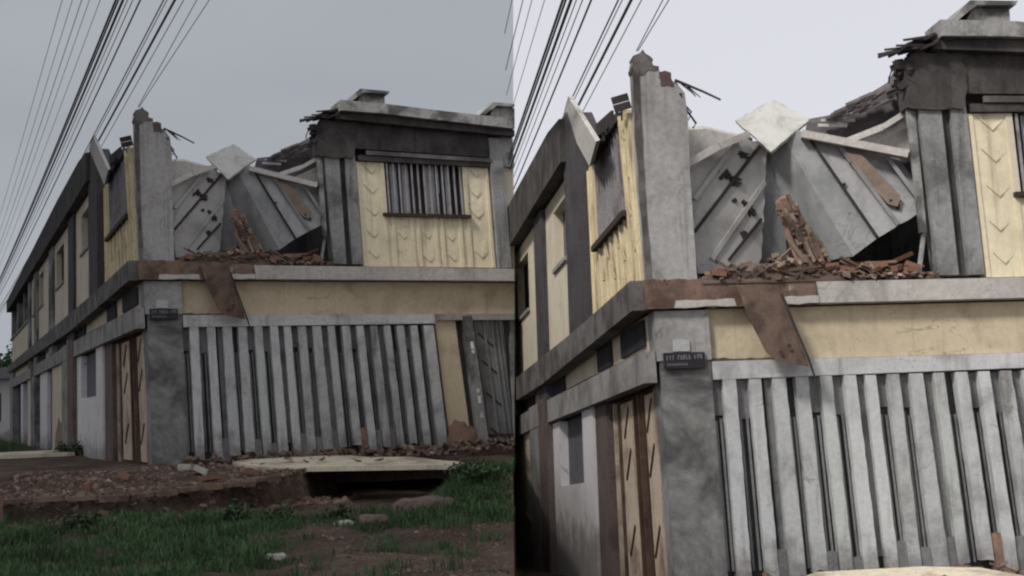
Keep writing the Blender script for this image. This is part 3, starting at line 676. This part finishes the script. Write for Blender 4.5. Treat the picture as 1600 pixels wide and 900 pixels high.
# rubble heap on the upper floor
rr = random.Random(3)
mb = MB()
for i in range(1500):
    x = rr.uniform(.60, 3.25); y = rr.uniform(-.08, 1.2)
    top = .05 + .07 * math.sin(x * 2.0 - .6) + (.15 * max(0, 1 - abs(x - 1.75) / .8)) + .05 * math.sin(9 * x) + .12 * min(1, max(0, y)) 
    mb.chunk((x, y, 3.28 + rr.uniform(0, max(.05, top))), rr.uniform(.02, .075) * (1.6 if rr.random() < .08 else 1), .8, rr)
for i in range(40):
    x = rr.uniform(.1, 1.85); mb.chunk((x, rr.uniform(-.11, .1), 3.31), rr.uniform(.02, .06), .7, rr)
for i in range(34):
    x = rr.uniform(.7, 3.1); mb.chunk((x, rr.uniform(-.02, .7), 3.34 + rr.uniform(0, .06)), rr.uniform(.09, .17), .8, rr)
for i in range(46):
    x = rr.uniform(.8, 3.1); a = rr.uniform(-.3, .3)
    mb.obox((x - .2, rr.uniform(-.08, .5), 3.36 + rr.uniform(0, .18)), (x + .18, rr.uniform(-.08, .5), 3.38 + a * .35), .025, .03)
nx_, ny_ = 60, 14; vs = []; fs = []
for j in range(ny_):
    for i in range(nx_):
        x = .6 + 2.65 * i / (nx_ - 1); y = -.09 + 1.3 * j / (ny_ - 1)
        vs.append((x, y, 3.26 + (0 if j == 0 else .05 + .05 * math.sin(x * 2 - .6) + .11 * max(0, 1 - abs(x - 1.75) / .8) + rr.uniform(-.02, .03))))
for j in range(ny_ - 1):
    for i in range(nx_ - 1): a = j * nx_ + i; fs.append((a, a + 1, a + nx_ + 1, a + nx_))
mb.add(vs, fs)
loose('rubble', mb, 'redrubble', 'reddish rubble heaped along the upper floor edge of the {b}', 'rubble', kind='stuff')
for i in range(14):
    x = rr.uniform(.75, 3.1); mb = MB()
    e = rr.uniform(-.5, .5); z = 3.36 + rr.uniform(0, .08)
    mb.obox((x - .085, -.03 + rr.uniform(-.04, .1), z + e * .06), (x + .06, rr.uniform(-.06, .12), z - e * .06), .055, .07)
    loose('brick', mb, 'brickthing', 'loose red brick in the upper floor rubble of the {b}', 'brick', 'bricks in the upper rubble of the {b}')
# rust-brown sheet hanging over the slab edge
rows = [((.94, -.15, 3.24), (1.40, -.15, 3.22)), ((.98, -.17, 3.14), (1.43, -.17, 3.12)), ((1.04, -.22, 2.88), (1.49, -.22, 2.84)), ((1.11, -.27, 2.68), (1.54, -.27, 2.62)), ((1.17, -.30, 2.52), (1.585, -.30, 2.46)), ((1.25, -.31, 2.42), (1.605, -.31, 2.34))]
mb = MB(); vs = []
for a, b in rows:
    for k in range(5):
        t = k / 4; p = Vector(a).lerp(Vector(b), t); p.y += .03 * math.sin(math.pi * t); vs.append(p)
n0 = len(vs); vs += [p + Vector((0, .016, 0)) for p in vs]
fs = []
for i in range(len(rows) - 1):
    for k in range(4):
        a = i * 5 + k; fs += [(a, a + 1, a + 6, a + 5), (a + n0 + 5, a + n0 + 6, a + n0 + 1, a + n0)]
for i in range(len(rows) - 1):
    for c in (0, 4):
        a = i * 5 + c; fs.append((a, a + 5, a + 5 + n0, a + n0))
for k in range(4):
    for r_ in (0, len(rows) - 1):
        a = r_ * 5 + k; fs.append((a, a + 1, a + 1 + n0, a + n0))
mb.add(vs, fs)
rs = loose('hanging_sheet', mb, 'rust', 'rust-brown curved sheet hanging over the broken slab edge of the {b}', 'sheet')
loose_part('bent_edge', MB().tube([(1.43, -.175, 3.12), (1.47, -.2, 2.98), (1.505, -.235, 2.82), (1.55, -.28, 2.64), (1.60, -.31, 2.46), (1.645, -.31, 2.28), (1.69, -.31, 2.11)], .016, 6, .012), 'tile', rs)
mb = MB()
for x, z, r in ((1.42, 2.56, .03), (1.33, 2.50, .02)): mb.shell(blot((x, -.312, z), r, 7), (0, .008, 0))
loose_part('torn_spot', mb, 'tile', rs)
loose('roof_board', MB().shell([(-.14, 6.5, 6.34), (-.14, 5.6, 6.44), (-.10, 2.75, 5.26), (-.10, 3.6, 5.12)], (.05, 0, .02)), 'paleboard', 'pale board slipped off the eave onto the side window of the {b}', 'board')
# name plate and blank tile on the corner pier
pt = loose('name_plate', MB().box(.135, .575, -.05, -.022, 2.365, 2.535), 'plate', 'black plate with two rows of pale lettering on the corner pier of the {b}', 'sign')
mb = MB()
rng5 = random.Random(5)
x = .165
for wd in (.034, .03, .026, -.03, .03, .026, .032, .028, .03, -.03, .034, .03, .028):
    if wd < 0: x += -wd; continue
    z0 = 2.452 + (x - .15) * .03
    mb.box(x, x + wd * .36, -.056, -.049, z0, z0 + .052); mb.box(x + wd * .36, x + wd * .72, -.056, -.049, z0 + rng5.choice([0, .02, .038]), z0 + .014 + rng5.choice([0, .02, .038]))
    x += wd
for i in range(9):
    mb.box(.17 + i * .025, .17 + i * .025 + .014, -.056, -.049, 2.395, 2.420)
loose_part('lettering', mb, 'plateink', pt)
loose('wall_tile', MB().box(.245, .425, -.034, -.022, 2.548, 2.675), 'tilewhite', 'small blank pale tile fixed above the black plate on the {b}', 'tile')
# pale slab lying at the foot of the screen wall
mb = MB()
mb.shell([(1.12,-1.0,.05),(1.40,-1.7,-.02),(1.9,-2.1,-.035),(2.6,-2.55,-.04),(3.4,-2.95,-.05),(4.22,-3.28,-.07),(4.1,-2.7,-.03),(3.85,-2.35,.0),(3.7,-1.7,.04),(3.2,-1.45,.05),(3.0,-.75,.07),(2.5,-.55,.08),(1.4,-.6,.07)], (0, 0, -.07))
fsb = loose('concrete_slab', mb, 'palecrete', 'pale flat concrete slab fallen at the foot of the slatted wall of the {b}', 'slab')
mb = MB()
for i in range(7): mb.chunk((rr.uniform(1.9, 3.4), rr.uniform(-2.0, -1.2), .02), rr.uniform(.05, .16), .25, rr)
loose_part('debris', mb, 'rubble', fsb)
mb = MB()
for i in range(420):
    x = rr.uniform(.6, 6.6); t = rr.random() ** 2
    mb.chunk((x, -.08 - t * .9, -.05 + .12 * (1 - t) + .02 * x + rr.uniform(-.05, .05)), rr.uniform(.04, .13), .7, rr)
loose('rubble', mb, 'rubble', 'brown rubble strewn along the foot of the slatted wall of the {b}', 'rubble', kind='stuff')

# ------------------------------------------------------------------ the second, nearer building: copies of the house and of everything fallen in it
# its side wing is shorter, meets the front at a wider angle and steps down a falling street
WING = Matrix(((1, -.035, 0, 0), (0, .64, 0, 0), (0, -.046, 1, 0), (0, 0, 0, 1)))
def copy_tree(o, parent=None, wing=None):
    c = o.copy(); COL.objects.link(c)
    if parent is not None: c.parent = parent
    if wing is not None and c.type == 'MESH': c.data = o.data.copy(); c.data.transform(wing)
    for chd in list(o.children): copy_tree(chd, c, wing)
    return c
root2 = copy_tree(root, None, WING); root2.matrix_world = MB_; root2['label'] = ROOT_LABEL[BB]
for o, c, lab, grp, cp in LOOSE:
    if not cp: continue
    k = copy_tree(o)
    c2 = WING @ Vector(c) if o.name.startswith('roof_board') else Vector(c)
    if o.name.startswith('concrete_slab'): c2 += Vector((0, .12, .15))
    k.matrix_world = MB_ @ Matrix.Translation(c2); k['label'] = lab.format(b=BB)
    if grp: k['group'] = grp.format(b=BB)

# ------------------------------------------------------------------ overhead cables, along the side street
WIRES = [(-1.49, 6.36, .004, 0), (-1.36, 6.37, .004, 0), (-1.24, 6.38, .005, 0), (-1.14, 6.39, .004, 0), (-1.00, 6.40, .004, 0),
         (-.795, 6.42, .014, 1), (-.76, 6.425, .012, 1), (-.70, 6.43, .017, 1), (-.64, 6.435, .006, 0), (-.57, 6.44, .006, 0), (-.47, 6.45, .011, 1),
         (-.16, 6.47, .009, 1), (-.115, 6.475, .006, 0), (-.01, 6.48, .017, 1), (.11, 6.49, .006, 0)]
def dress(x): return 'thick dark' if x else 'thin grey'
for which, Mx, nm in ((0, MA, BA), (1, MB_, BB)):
    for i, (x, z, r, dk) in enumerate(WIRES):
        y1 = 58.0 if which == 0 else (1.43 + x * .9976) / .06887 - .03
        y0 = -14.0
        n_ = 14; pts = []
        for k in range(n_ + 1):
            t = k / n_; y = y0 + (y1 - y0) * t
            pts.append((x, y, z - .25 * math.sin(math.pi * (y + 14) / 72) + .25 * math.sin(math.pi * 10 / 72)))
        mb = MB(); mb.tube(pts, r * 1.12, 5)
        o = bpy.data.objects.new('cable', mesh_of('cable', mb, M['cable' if dk else 'cablegrey'], False, pts[0])); COL.objects.link(o)
        o.matrix_world = Mx @ Matrix.Translation(pts[0])
        tagged(o, '%s overhead cable running past the eave of the %s' % (dress(dk), nm), 'cable', '%s cables beside the %s' % (dress(dk), nm))
    for x0, z0 in ((.29, 6.51), (.46, 6.52)):
        a = Vector((x0, -4, z0)); b = Vector((.02 + (x0 - .29) * .1, .1, 5.86)); a2 = a + (a - b) * 1.5
        mb = MB(); mb.tube([a2, a, b], .006, 5)
        o = bpy.data.objects.new('cable', mesh_of('cable', mb, M['cablegrey'], False, tuple(b))); COL.objects.link(o); o.matrix_world = Mx @ Matrix.Translation(b)
        tagged(o, 'thin grey service cable ending at the pillar top of the %s' % nm, 'cable', 'service cables of the %s' % nm)

# ------------------------------------------------------------------ foreground of the darker place
# loose earth and brick rubble on the raised verge
rr = random.Random(11)
mb = MB()
for i in range(4200):
    X = rr.uniform(-7.4, -2.6); ye, ze = edge_at(X); Y = ye + .05 + rr.random() ** 1.2 * 3.2
    if ye > 22: continue
    if Y > 22.6 + max(0, (-6.0 - X)) * .6: continue
    mb.chunk((X, Y, h(X, Y) + .005), rr.uniform(.012, .06) * (1 if rr.random() < .93 else 2.2), .6, rr)
for i in range(700):
    X = rr.uniform(-6.6, -2.6); ye, ze = edge_at(X)
    if ye > 22: ye = rr.uniform(20.5, 23)
    Y = ye - rr.random() ** 2 * .9 + .05
    mb.chunk((X, Y, h(X, Y) + .01), rr.uniform(.02, .10) * (1 if rr.random() < .85 else 2.2), .7, rr)
world_obj('rubble', mb, 'rubble', 'brown brick rubble spread over the raised verge by the corner pier', 'rubble', kind='stuff')
mb = MB()
for i in range(5200):
    X = rr.uniform(-5.2, -.12); Y = rr.uniform(13.4, 18.2)
    if rr.random() > .25 + .75 * sstep(-3.6, -1.5, X): continue
    mb.chunk((X, Y, h(X, Y)), rr.uniform(.008, .03) * (1 if rr.random() < .95 else 2.6), .6, rr)
world_obj('gravel', mb, 'rubble', 'scattered small stones on the bare brown earth', 'gravel', kind='stuff')
for (X, Y, s, m_, lab) in ((-1.15, 17.9, .42, 'rock', 'big flat brown rock lying before the dark hollow'), (-2.62, 15.45, .13, 'whitestone', 'small pale stone at the edge of the grass'),
                           (-1.75, 17.3, .22, 'rock', 'brown stone left of the big flat rock'), (-2.1, 17.2, .13, 'whitestone', 'pale broken piece in the dark hollow')):
    mb = MB(); rk = random.Random(int(X * 100))
    bm = bmesh.new(); bmesh.ops.create_icosphere(bm, subdivisions=3, radius=1)
    for v in bm.verts:
        k = 1 + .22 * math.sin(3 * v.co.x + X * 7) * math.cos(4 * v.co.y - Y) + rk.uniform(-.05, .05)
        v.co = Vector((v.co.x * s * .85 * k, v.co.y * s * .6 * k, max(-.3, min(.62, v.co.z)) * s * .5 * k))
    mb.add([v.co.copy() for v in bm.verts], [tuple(v.index for v in f.verts) for f in bm.faces]); bm.free()
    o = world_obj('rock', mb, m_, lab, 'rock'); o.location = (X, Y, h(X, Y) + s * .12)
for i, (X, Y) in enumerate(((-4.95, 21.3), (-4.62, 20.8), (-5.6, 20.4), (-3.9, 20.9), (-5.9, 19.6), (-4.3, 20.0))):
    mb = MB(); mb.box(-.11, .11, -.05, .05, -.02, .06, .01)
    o = world_obj('brick', mb, 'whitestone' if i < 2 else 'brickthing', 'pale brick piece on the brown rubble by the corner pier' if i < 2 else 'whole red brick lying on the brown rubble verge', 'brick', 'pale bricks on the verge' if i < 2 else 'red bricks on the verge')
    o.location = (X, Y, h(X, Y) + .06); o.rotation_euler = (rr.uniform(-.3, .3), rr.uniform(-.4, .4), rr.uniform(0, 3))

def blades(mb, X, Y, z, n_, hh, spread, rng):
    for i in range(n_):
        a = rng.uniform(0, 6.28); d = rng.random() ** .7 * spread; x = X + d * math.cos(a); y = Y + d * math.sin(a)
        zz = h(x, y) if z is None else z
        H = hh * rng.uniform(.4, 1.15); b = rng.uniform(0, 6.28); wd = rng.uniform(.004, .009); ln = rng.uniform(.1, .8) * H
        ux, uy = math.cos(b), math.sin(b); vx, vy = -uy, ux
        p = [(x - vx * wd, y - vy * wd, zz - .01), (x + vx * wd, y + vy * wd, zz - .01), (x + ux * ln * .35 + vx * wd * .8, y + uy * ln * .35 + vy * wd * .8, zz + H * .6), (x + ux * ln * .35 - vx * wd * .8, y + uy * ln * .35 - vy * wd * .8, zz + H * .6), (x + ux * ln, y + uy * ln, zz + H)]
        mb.add(p, [(0, 1, 2, 3), (3, 2, 4)])
rr = random.Random(21)
mb = MB()
for i in range(5200):
    X = rr.uniform(-7.6, -.12); Y = rr.uniform(13.4, 20.6)
    ye, ze = edge_at(X)
    if (Y > ye - .1 or Y > 18.9) and X < -1.3: continue
    dens = 1 - sstep(-4.0, -2.2, X) * (1 - sstep(16.6, 17.6, Y)) * .95
    if -3.4 < X < -1.0 and Y > 17.2: dens = .18
    if Y > 17.2 and X > -1.45: dens = 3
    v_ = .5 + .25 * math.sin(2.1 * X + 1.3 * Y + math.sin(1.7 * Y)) + .25 * math.sin(4.7 * X - 3.1 * Y)
    if rr.random() > dens * (.25 + .75 * v_): continue
    blades(mb, X, Y, None, rr.randint(18, 48), rr.uniform(.04, .13) + .13 * v_ * v_ * rr.random(), rr.uniform(.1, .24), rr)
for i in range(260):
    ly = rr.uniform(14, 40); lx = rr.uniform(-4.0, -.8); p = MA @ Vector((lx, ly, 0))
    blades(mb, p.x, p.y, None, 18, .3, .5, rr)
world_obj('grass', mb, 'grass', 'rough green grass along the bottom of the darker view', 'grass', kind='stuff')

def shrub(name, X, Y, rad, ht, n_, label, group, leaf=.05):
    z0 = h(X, Y)
    r = bpy.data.objects.new(name, None); COL.objects.link(r); r.location = (X, Y, z0 - .02)
    tagged(r, label, 'bush', group)
    st = MB(); lf = MB(); rng = random.Random(int(X * 1000 + Y * 77))
    for i in range(n_):
        a = rng.uniform(0, 6.28); d = rad * rng.random() ** .6
        tip = Vector((d * math.cos(a), d * math.sin(a) * .8, ht * rng.uniform(.4, 1.0) * (1 - .35 * (d / rad) ** 2)))
        mid = tip * .5 + Vector((rng.uniform(-.05, .05), rng.uniform(-.05, .05), ht * .12))
        st.tube([(0, 0, 0), mid, tip], .006, 4, .002)
        for k in range(26):
            t = rng.uniform(.25, 1.05); p = Vector((0, 0, 0)).lerp(mid, min(1, t * 2)) if t < .5 else mid.lerp(tip, (t - .5) * 2)
            p = p + Vector((rng.gauss(0, .05), rng.gauss(0, .05), rng.gauss(0, .04)))
            e = Euler((rng.uniform(-.9, .9), rng.uniform(-.9, .9), rng.uniform(0, 6.28))).to_matrix(); s = leaf * rng.uniform(.6, 1.5)
            q = [p + e @ Vector(c) for c in ((-s, 0, 0), (0, -s * .38, .1 * s), (s, 0, 0), (0, s * .38, .1 * s))]
            lf.add(q, [(0, 1, 2, 3)])
    for nm_, mb_, mt in (('stems', st, 'stem'), ('foliage', lf, 'leaf')):
        o = bpy.data.objects.new(nm_, mesh_of(nm_, mb_, M[mt], False)); COL.objects.link(o); o.parent = r
for (X, Y, rad, ht, n_) in ((-.5, 18.9, .26, .26, 16), (-.75, 19.9, .26, .26, 16)):
    X = min(X, -rad * .75 - .1)
    shrub('bush', X, Y, rad, ht, n_, 'dark green leafy bush growing on the bank right of the fallen slab', 'bushes right of the fallen slab', .035)
for (X, Y, rad, ht, n_) in ((-2.9, 17.3, .22, .26, 12), (-3.5, 17.6, .25, .3, 14), (-5.3, 17.2, .25, .26, 12), (-2.2, 17.9, .16, .26, 9)):
    shrub('weed', X, Y, rad, ht, n_, 'low straggly weed in the grass below the rubble verge', 'weeds below the rubble verge', .04)
p = MA @ Vector((-.25, 9.6, 0)); shrub('weed', p.x, p.y, .4, .35, 24, 'small weed growing against the white wall beside the brown column', None, .05)

kb = MB()
pts = [(-6.6, 18.28, .62), (-5.1, 18.76, .64), (-4.0, 19.34, .70), (-3.4, 20.2, .76)]
rk = random.Random(8)
for a, b in zip(pts, pts[1:]):
    for q in range(4):
        p0 = Vector(a).lerp(Vector(b), q / 4 + .01); p1 = Vector(a).lerp(Vector(b), (q + 1) / 4 - .01)
        j = Vector((0, rk.uniform(-.05, .03), rk.uniform(-.03, .012)))
        kb.obox(p0 + j, p1 + j + Vector((0, rk.uniform(-.03, .03), rk.uniform(-.015, .015))), .05 + rk.uniform(0, .03), .2, (0, 0, 1))
world_obj('kerb', kb, 'brickedge', kind='structure')
# ------------------------------------------------------------------ far left: neighbouring house and tree
nb = bpy.data.objects.new('neighbour_house', None); COL.objects.link(nb); nb.location = (-25.2, 66, .9)
tagged(nb, 'small pale house far down the street behind the darker building', 'house')
def sub(name, mb, mat, par):
    o = bpy.data.objects.new(name, mesh_of(name, mb, M[mat], False)); COL.objects.link(o); o.parent = par; return o
sub('wall', MB().box(-4, 3.2, 0, 6, -.2, 2.9), 'white', nb)
sub('roof', MB().xprism([(-.6, 2.85), (6.6, 2.85), (3, 3.5)], -4.4, 3.4), 'roofdark', nb)
wn = sub('window', MB().box(.6, 1.3, -.03, .0, .9, 2.2), 'glass', nb)
sub('door', MB().box(2.0, 2.7, -.03, .0, -.2, 2.0), 'wood', nb)
tr = bpy.data.objects.new('tree', None); COL.objects.link(tr); tr.location = (-27.4, 74, .8)
tagged(tr, 'dark round tree behind the small pale house far left', 'tree')
rg = random.Random(4); mb = MB(); mb.tube([(0, 0, 0), (.1, 0, 1.6), (-.1, .1, 3.0)], .22, 7, .12)
mb.tube([(0, 0, 1.8), (.8, .2, 3.4)], .1, 5, .04); mb.tube([(0, 0, 2.0), (-.9, -.2, 3.5)], .1, 5, .04)
sub('trunk', mb, 'bark', tr)
mb = MB()
cs = [(rg.uniform(-1.6, 1.8), rg.uniform(-1.5, 1.5), rg.uniform(2.6, 4.6), rg.uniform(.5, .95)) for _ in range(12)]
for i in range(2600):
    c = rg.choice(cs); d = Vector((rg.gauss(0, 1), rg.gauss(0, 1), rg.gauss(0, 1))).normalized() * c[3] * rg.random() ** .4; p = Vector(c[:3]) + d
    e = Euler((rg.uniform(-1, 1), rg.uniform(-1, 1), rg.uniform(0, 6.28))).to_matrix(); s = .13
    mb.add([p + e @ Vector(q) for q in ((-s, 0, 0), (0, -s * .5, 0), (s, 0, 0), (0, s * .5, 0))], [(0, 1, 2, 3)])
sub('crown', mb, 'leaf', tr)
lw_ = MB(); lw_.box(-.9, .0, -.12, .12, -.1, .36, .02)
o = world_obj('low_wall', lw_, 'brick', 'stub of low red brick wall at the left end of the rubble verge', 'wall'); o.location = (-6.55, 18.0, .35)
ps = MB(); ps.shell([(-1.2, -.9, 0), (1.4, -.7, .02), (1.5, .8, .06), (-.9, .9, .04)], (0, 0, -.08))
o = world_obj('paving_slab', ps, 'palecrete', 'dusty pale paving slab on the verge beside the far brown column', 'slab'); pq = MA @ Vector((-1.6, 10.0, .08)); o.location = pq; o.rotation_euler = (0, 0, YA)
